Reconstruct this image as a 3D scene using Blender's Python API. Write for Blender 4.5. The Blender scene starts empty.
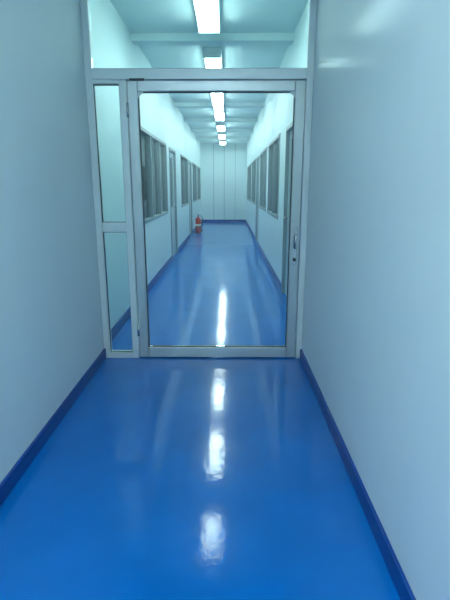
import bpy, bmesh, math
from mathutils import Vector, Matrix
scene=bpy.context.scene
scene.view_settings.view_transform='Standard'
scene.view_settings.look='None'

# ---------------- materials ----------------
def newmat(name):
    m=bpy.data.materials.new(name); m.use_nodes=True
    return m, m.node_tree.nodes, m.node_tree.links, m.node_tree.nodes['Principled BSDF']
def pbr(name,col,rough=.5,metal=0,var=.0,vscale=3,bump=0,bscale=60,coat=0,coatr=.1,spec=.5,bdist=.002,coatbump=True):
    m,n,l,b=newmat(name)
    b.inputs['Roughness'].default_value=rough; b.inputs['Metallic'].default_value=metal
    b.inputs['Coat Weight'].default_value=coat; b.inputs['Coat Roughness'].default_value=coatr
    b.inputs['Specular IOR Level'].default_value=spec
    geo=n.new('ShaderNodeNewGeometry')
    t=n.new('ShaderNodeTexNoise'); t.inputs['Scale'].default_value=vscale; t.inputs['Detail'].default_value=4
    l.new(geo.outputs['Position'],t.inputs['Vector'])
    r=n.new('ShaderNodeValToRGB')
    r.color_ramp.elements[0].position=.3; r.color_ramp.elements[1].position=.7
    r.color_ramp.elements[0].color=[c*(1-var) for c in col]+[1]
    r.color_ramp.elements[1].color=[min(1,c*(1+var)) for c in col]+[1]
    l.new(t.outputs['Fac'],r.inputs['Fac']); l.new(r.outputs['Color'],b.inputs['Base Color'])
    if bump:
        t2=n.new('ShaderNodeTexNoise'); t2.inputs['Scale'].default_value=bscale; t2.inputs['Detail'].default_value=3
        l.new(geo.outputs['Position'],t2.inputs['Vector'])
        bp=n.new('ShaderNodeBump'); bp.inputs['Strength'].default_value=bump; bp.inputs['Distance'].default_value=bdist
        l.new(t2.outputs['Fac'],bp.inputs['Height']); l.new(bp.outputs['Normal'],b.inputs['Normal'])
        if coat and coatbump: l.new(bp.outputs['Normal'],b.inputs['Coat Normal'])
    return m
def emis(name,col,s):
    m,n,l,b=newmat(name)
    b.inputs['Base Color'].default_value=(.9,.9,.9,1)
    b.inputs['Emission Color'].default_value=(*col,1); b.inputs['Emission Strength'].default_value=s
    return m
def glass(name,tint,refl=1.0,rough=0.0):
    m=bpy.data.materials.new(name); m.use_nodes=True
    n=m.node_tree.nodes; l=m.node_tree.links; n.clear()
    o=n.new('ShaderNodeOutputMaterial'); mx=n.new('ShaderNodeMixShader')
    tr=n.new('ShaderNodeBsdfTransparent'); tr.inputs['Color'].default_value=(*tint,1)
    g=n.new('ShaderNodeBsdfGlossy'); g.inputs['Roughness'].default_value=rough; g.inputs['Color'].default_value=(refl,refl,refl,1)
    f=n.new('ShaderNodeFresnel'); f.inputs['IOR'].default_value=1.45
    l.new(f.outputs[0],mx.inputs[0]); l.new(tr.outputs[0],mx.inputs[1]); l.new(g.outputs[0],mx.inputs[2]); l.new(mx.outputs[0],o.inputs[0])
    return m

M_wo=pbr('paint_wall_entry',(.69,.81,.84),.6,var=.02,vscale=1.2,bump=.4,bscale=38,bdist=.0015,spec=.12)
M_wor=pbr('gloss_paint_wall_entry',(.73,.83,.86),.6,var=.02,vscale=1.2,bump=.3,bscale=38,bdist=.0015,spec=.12,coat=.10,coatr=.16,coatbump=False)
M_wi=pbr('paint_wall_corridor',(.66,.81,.83),.5,var=.02,vscale=1.2,bump=.1,bscale=40)
M_ceil=pbr('paint_ceiling',(.68,.83,.83),.6,var=.03,vscale=2)
M_beam=pbr('paint_beam',(.70,.84,.84),.6,var=.02)
M_floor=pbr('epoxy_floor_blue',(.0002,.145,.50),.32,var=.08,vscale=2.5,bump=.5,bscale=24,coat=.8,coatr=.085,spec=.04,bdist=.0012)
M_base=pbr('paint_skirting_blue',(.001,.055,.28),.4,var=.05,coat=.1)
M_alu=pbr('aluminium',(.52,.61,.62),.38,.6,var=.03,vscale=8)
M_white=pbr('painted_frame_white',(.66,.77,.78),.4,.2,var=.02)
M_fr=pbr('window_frame_grey',(.26,.35,.37),.4,.3,var=.03)
M_dark=pbr('dark_gasket',(.05,.07,.08),.5)
M_steel=pbr('chrome',(.7,.72,.72),.2,1)
M_door=pbr('door_leaf_paint',(.42,.55,.58),.45,var=.03)
M_red=pbr('extinguisher_red',(.55,.02,.015),.3,coat=.5)
M_label=pbr('label_paper',(.75,.72,.6),.6)
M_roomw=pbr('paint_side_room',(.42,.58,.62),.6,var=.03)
M_glass=glass('door_glass',(.95,.99,.985))
M_glass2=glass('transom_glass',(.86,.95,.94))
M_winglass=glass('window_glass',(.60,.78,.80))
M_tube=emis('tube_light',(.80,1,.98),22)
M_tube2=emis('tube_light_entry',(.86,.99,1.0),50)
M_fix=pbr('fixture_enamel',(.8,.86,.86),.4)

# ---------------- mesh helpers ----------------
class MB:
    def __init__(s): s.bm=bmesh.new(); s.mats=[]
    def mi(s,m):
        if m not in s.mats: s.mats.append(m)
        return s.mats.index(m)
    def box(s,x0,x1,y0,y1,z0,z1,m,bev=0):
        r=bmesh.ops.create_cube(s.bm,size=1)
        vs=r['verts']
        bmesh.ops.scale(s.bm,verts=vs,vec=(x1-x0,y1-y0,z1-z0))
        bmesh.ops.translate(s.bm,verts=vs,vec=((x0+x1)/2,(y0+y1)/2,(z0+z1)/2))
        i=s.mi(m)
        for f in {f for v in vs for f in v.link_faces}: f.material_index=i
        if bev:
            es=list({e for v in vs for e in v.link_edges})
            r=bmesh.ops.bevel(s.bm,geom=es,offset=bev,segments=2,affect='EDGES',profile=.5)
            for f in r['faces']: f.material_index=i
    def lathe(s,prof,c,m,seg=24,axis='z'):
        i=s.mi(m); rings=[]
        for r,z in prof:
            ring=[]
            for k in range(seg):
                a=2*math.pi*k/seg; p=Vector((r*math.cos(a),r*math.sin(a),z))
                if axis=='y': p=Vector((p.x,p.z,p.y))
                if axis=='x': p=Vector((p.z,p.x,p.y))
                ring.append(s.bm.verts.new(p+Vector(c)))
            rings.append(ring)
        for a,b in zip(rings,rings[1:]):
            for k in range(seg):
                f=s.bm.faces.new((a[k],a[(k+1)%seg],b[(k+1)%seg],b[k])); f.material_index=i; f.smooth=True
        for ring in (rings[0],rings[-1]):
            f=s.bm.faces.new(ring); f.material_index=i
    def tube(s,pts,r,m,seg=10):
        i=s.mi(m); rings=[]; pts=[Vector(p) for p in pts]
        for j,p in enumerate(pts):
            t=(pts[min(j+1,len(pts)-1)]-pts[max(j-1,0)]).normalized()
            u=t.orthogonal().normalized() if j==0 else (u-t*u.dot(t)).normalized()
            v=t.cross(u)
            rings.append([s.bm.verts.new(p+u*r*math.cos(2*math.pi*k/seg)+v*r*math.sin(2*math.pi*k/seg)) for k in range(seg)])
        for a,b in zip(rings,rings[1:]):
            for k in range(seg):
                f=s.bm.faces.new((a[k],a[(k+1)%seg],b[(k+1)%seg],b[k])); f.material_index=i; f.smooth=True
        for ring in (rings[0],rings[-1]):
            f=s.bm.faces.new(ring); f.material_index=i
    def done(s,name,parent=None):
        bmesh.ops.recalc_face_normals(s.bm,faces=s.bm.faces)
        me=bpy.data.meshes.new(name); s.bm.to_mesh(me); s.bm.free()
        for m in s.mats: me.materials.append(m)
        o=bpy.data.objects.new(name,me); scene.collection.objects.link(o)
        if parent: o.parent=parent
        return o
def single(name,*a,**k):
    b=MB(); b.box(*a,**k); return b.done(name)
def empty(name,loc=(0,0,0)):
    e=bpy.data.objects.new(name,None); scene.collection.objects.link(e); return e

# ---------------- dimensions ----------------
DY=3.59            # partition plane
XL,XR=-1.04,.62    # entry corridor
IL,IR=-1.10,.74    # far corridor
END=18.8; H=3.08; BACK=-4.0; T=.12
SX=3.4
single('floor',-SX-.1,SX+.1,BACK-.1,END+T,-.1,0,M_floor)
single('ceiling',-SX-.1,SX+.1,BACK-.1,END+T,H,H+.1,M_ceil)
single('wall_entry_left',XL-.3,XL,BACK,DY+.05,0,H,M_wo)
single('wall_entry_right',XR,XR+.3,BACK,DY+.05,0,H,M_wor)
single('wall_back',XL-.3,XR+.3,BACK-.1,BACK,0,H,M_wo)
b=MB(); b.box(-SX,SX,END,END+T,0,H,M_wi)
b.done('wall_end')
b=MB()
b.box(-.60,-.57,END-.012,END,0.1,H,M_door); b.box(-.17,-.14,END-.05,END,0.1,H,M_door); b.box(.28,.30,END-.012,END,.1,H,M_door)
b.done('trim_1')

# side walls with openings  (kind,y0,y1)
left=[('w',5.0,8.35,4),('d',8.75,9.75,1),('w',10.85,12.75,2),('d',13.0,13.9,1),('w',14.4,16.2,2),('w',16.6,18.3,2)]
right=[('d',5.0,6.0,1),('w',6.75,8.55,2),('w',8.95,10.7,2),('d',11.1,12.0,1),('w',12.4,14.4,2),('w',14.9,17.6,3)]
Z0,Z1,ZD=.93,2.14,2.12
def sidewall(name,ops,x,sgn):
    b=MB(); bs=MB(); xa,xb=(x-T,x) if sgn<0 else (x,x+T)
    sa,sb=(x,x+.015) if sgn<0 else (x-.015,x)
    y=DY+.05; sy=y
    for k,a,c,n in ops:
        b.box(xa,xb,y,a,0,H,M_wi)
        if k=='w':
            b.box(xa,xb,a,c,0,Z0,M_wi); b.box(xa,xb,a,c,Z1,H,M_wi)
        else:
            b.box(xa,xb,a,c,ZD,H,M_wi)
            bs.box(sa,sb,sy,a-.05,0,.10,M_base); sy=c+.05
        y=c
    b.box(xa,xb,y,END,0,H,M_wi); bs.box(sa,sb,sy,END,0,.10,M_base)
    b.done(name); bs.done('baseboard_'+name.split('wall_')[1])
sidewall('wall_left',left,IL,-1)
sidewall('wall_right',right,IR,1)
single('wall_room_left',-SX-.1,-SX,DY,END,0,H,M_roomw)
single('wall_room_right',SX,SX+.1,DY,END,0,H,M_roomw)
b=MB(); b.box(-SX,XL-.3,DY-.07,DY+.05,0,H,M_roomw); b.done('wall_room_front_left')
b=MB(); b.box(XR+.3,SX,DY-.07,DY+.05,0,H,M_roomw); b.done('wall_room_front_right')
for i,yy in enumerate((10.2,14.15)):
    single('wall_partition_left_%d'%i,-SX,IL-T,yy,yy+.1,0,H,M_roomw)
for i,yy in enumerate((8.7,12.15)):
    single('wall_partition_right_%d'%i,IR+T,SX,yy,yy+.1,0,H,M_roomw)

single('baseboard_entry_left',XL,XL+.015,BACK,DY-.03,0,.085,M_base)
single('baseboard_entry_right',XR-.015,XR,BACK,DY-.03,0,.085,M_base)
single('baseboard_end',IL+.015,IR-.015,END-.015,END,0,.10,M_base)

wn=0; dn=0
def window(x,sgn,y0,y1,n):
    global wn; wn+=1
    b=MB(); xc=x+sgn*.035; f=.045
    xa,xb=sorted((x-sgn*.012,x+sgn*.07))
    b.box(xa,xb,y0,y0+f,Z0,Z1,M_fr,.004); b.box(xa,xb,y1-f,y1,Z0,Z1,M_fr,.004)
    b.box(xa,xb,y0+f,y1-f,Z0,Z0+f,M_fr,.004); b.box(xa,xb,y0+f,y1-f,Z1-f,Z1,M_fr,.004)
    for k in range(1,n):
        yy=y0+(y1-y0)*k/n; b.box(xa,xb,yy-.025,yy+.025,Z0+f,Z1-f,M_fr,.004)
    b.box(*sorted((xc-.003,xc+.003)),y0+f,y1-f,Z0+f,Z1-f,M_winglass)
    b.done('window_%d'%wn)
def door(x,sgn,y0,y1):
    global dn; dn+=1
    b=MB(); f=.05
    xa,xb=sorted((x-sgn*.015,x+sgn*.1))
    b.box(xa,xb,y0-.0,y0+f,0,ZD,M_fr,.004); b.box(xa,xb,y1-f,y1,0,ZD,M_fr,.004); b.box(xa,xb,y0+f,y1-f,ZD-f,ZD,M_fr,.004)
    la,lb=sorted((x+sgn*.03,x+sgn*.07)); s=.09
    a,c=y0+f+.004,y1-f-.004
    b.box(la,lb,a,a+s,.01,ZD-f-.004,M_door); b.box(la,lb,c-s,c,.01,ZD-f-.004,M_door)
    b.box(la,lb,a+s,c-s,.01,1.0,M_door); b.box(la,lb,a+s,c-s,ZD-f-.1,ZD-f-.004,M_door)
    m=(la+lb)/2; b.box(m-.003,m+.003,a+s,c-s,1.0,ZD-f-.1,M_winglass)
    hx=x+sgn*.03; 
    b.lathe([(.025,0),(.025,.01)],(min(hx,hx-sgn*.01),c-.045,1.02),M_steel,16,'x')
    b.tube([(hx,c-.045,1.02),(hx-sgn*.045,c-.045,1.02),(hx-sgn*.05,c-.07,1.02),(hx-sgn*.05,c-.16,1.02)],.009,M_steel)
    b.done('door_%d'%dn)
for k,a,c,n in left: window(IL,-1,a,c,n) if k=='w' else door(IL,-1,a,c)
for k,a,c,n in right: window(IR,1,a,c,n) if k=='w' else door(IR,1,a,c)

# ---------------- partition frame ----------------
b=MB(); ya,yb=DY-.03,DY+.05; HT=2.16
b.box(XL,XL+.05,ya,yb,0,H,M_white,.004)
b.box(XR-.05,XR,ya,yb,0,H,M_white,.004)
b.box(XL+.05,XR-.05,ya-.004,yb+.004,HT,HT+.072,M_white,.004)
b.box(XL+.05,XR-.05,ya,yb,H-.05,H,M_white,.004)
b.box(-.80,-.745,ya,yb,0,HT,M_white,.004)
b.box(XL+.05,-.80,ya,yb,1.055,1.13,M_white,.004)
b.box(XL+.05,-.80,ya,yb,0,.045,M_white,.004)
b.box(XL+.05,-.80,ya,yb,HT-.03,HT,M_white,.004)
for z0,z1 in ((.045,1.055),(1.13,HT-.03)):
    x0,x1=XL+.05,-.80
    for q in ((x0,x0+.004,z0,z1),(x1-.004,x1,z0,z1),(x0,x1,z0,z0+.004),(x0,x1,z1-.004,z1)):
        b.box(q[0],q[1],DY-.012,DY+.012,q[2],q[3],M_dark)
    b.box(x0+.006,x1-.006,DY-.003,DY+.003,z0+.006,z1-.006,M_glass2)
x0,x1,z0,z1=XL+.05,XR-.05,HT+.072,H-.05
b.box(x0,x1,DY-.003,DY+.003,z0,z1,M_glass2)
b.box(x0,x1,DY-.012,DY-.004,z0,z0+.006,M_dark); 
b.done('glazed_partition_frame')

# door leaf
root=empty('glass_door')
b=MB(); L,R=-.740,.565; s=.075; ya,yb=DY-.028,DY+.022; zt=HT-.006
b.box(L,L+s,ya,yb,.008,zt,M_alu,.006); b.box(R-s,R,ya,yb,.008,zt,M_alu,.006)
b.box(L+s,R-s,ya,yb,.008,.095,M_alu,.006); b.box(L+s,R-s,ya,yb,zt-.075,zt,M_alu,.006)
b.done('leaf_frame',root)
b=MB(); x0,x1,z0,z1=L+s,R-s,.095,zt-.075; g=.006
for q in ((x0,x0+g,z0,z1),(x1-g,x1,z0,z1),(x0,x1,z0,z0+g),(x0,x1,z1-g,z1)):
    b.box(q[0],q[1],DY-.016,DY+.012,q[2],q[3],M_dark)
for sx,xx in ((1,x0),(-1,x1)):
    pts=[(0,0),(.05,0),(.03,-.008),(.012,-.02),(.005,-.035),(0,-.055)]
    i=b.mi(M_alu)
    fr=[b.bm.verts.new((xx+sx*p,DY-.017,z1+q)) for p,q in pts]; bk=[b.bm.verts.new((xx+sx*p,DY+.013,z1+q)) for p,q in pts]
    fs=[b.bm.faces.new(fr),b.bm.faces.new(bk)]
    for k in range(len(pts)): fs.append(b.bm.faces.new((fr[k],fr[(k+1)%len(pts)],bk[(k+1)%len(pts)],bk[k])))
    for f in fs: f.material_index=i
b.done('gasket',root)
b=MB(); b.box(x0+g,x1-g,DY-.004,DY+.004,z0+g,z1-g,M_glass); b.done('pane',root)
b=MB()
hx=R-s/2
b.box(hx-.014,hx+.014,ya-.006,ya,.80,1.10,M_steel,.002)
b.lathe([(.014,-.014),(.014,0)],(hx,ya-.004,.84),M_dark,16,'y')
b.lathe([(.018,-.012),(.018,0)],(hx,ya-.004,1.04),M_steel,16,'y')
b.tube([(hx,ya,1.04),(hx,ya-.04,1.04),(hx,ya-.047,1.03),(hx-.002,ya-.05,.93)],.009,M_steel)
b.done('handle',root)
b=MB()
for z in (.25,1.95):
    b.lathe([(.011,-.05),(.011,.05)],(L-.002,ya-.008,z),M_steel,12,'z')
b.done('hinges',root)
b=MB(); b.box(L+.02,L+.13,ya-.012,ya-.001,zt-.002,zt+.012,M_dark,.002); b.done('top_pivot',root)

# ---------------- lights + beams ----------------
def fixture(x,y0,y1,mat,name='ceiling_light'):
    b=MB(); 
    b.box(x-.115,x+.115,y0,y1,H-.075,H,M_fix,.006)
    for dx in (-.052,.052):
        b.box(x+dx-.045,x+dx+.045,y0+.03,y1-.03,H-.115,H-.076,mat)
    b.box(x-.11,x+.11,y0,y0+.028,H-.12,H-.075,M_fix); b.box(x-.11,x+.11,y1-.028,y1,H-.12,H-.075,M_fix)
    b.done(name)
Y0,PER=4.02,2.14
for k in range(7):
    fixture(-.2,Y0+PER*k,Y0+PER*k+1.24,M_tube)
fixture(-.2,-3.2,-2.0,M_tube2); fixture(-.2,-.9,.3,M_tube2)
b=MB()
for k in range(6):
    yb_=Y0+PER*k+1.24+.37
    b.box(IL,IR,yb_,yb_+.16,H-.08,H,M_beam,.004)
b.done('ceiling_beams')

# ---------------- fire extinguisher ----------------
b=MB(); c=(-.93,14.2,0)
b.lathe([(.06,0),(.085,.0),(.09,.012),(.09,.40),(.08,.44),(.055,.47),(.03,.485),(.03,.50)],c,M_red)
b.lathe([(.0915,.22),(.0915,.28)],c,M_label)
b.lathe([(.02,.50),(.02,.53),(.03,.53),(.03,.55)],c,M_steel,16)
b.box(c[0]-.015,c[0]+.015,c[1]-.14,c[1]+.03,.575,.585,M_dark,.002)
b.box(c[0]-.015,c[0]+.015,c[1]-.12,c[1]+.03,.55,.56,M_dark,.002)
b.lathe([(.018,0),(.018,.012)],(c[0]+.03,c[1],.54),M_label,14,'x')
b.tube([(c[0]+.03,c[1]+.0,.53),(c[0]+.10,c[1]-.02,.53),(c[0]+.135,c[1]-.03,.46),(c[0]+.125,c[1]-.03,.3),(c[0]+.115,c[1]-.03,.14)],.012,M_dark)
b.tube([(c[0]+.115,c[1]-.03,.15),(c[0]+.113,c[1]-.03,.05)],.02,M_dark)
b.done('fire_extinguisher')

# ---------------- world ----------------
w=bpy.data.worlds.new('w'); scene.world=w; w.use_nodes=True
w.node_tree.nodes['Background'].inputs[0].default_value=(.5,.7,.75,1); w.node_tree.nodes['Background'].inputs[1].default_value=.1

cam=bpy.data.cameras.new('camera'); co=bpy.data.objects.new('camera',cam); scene.collection.objects.link(co)
cam.sensor_fit='VERTICAL'; cam.sensor_height=36; cam.sensor_width=27; cam.lens=27.0; cam.clip_start=.02
co.location=(0,0,1.4); co.rotation_euler=(math.radians(90-14.09),0,math.radians(.38))
scene.camera=co
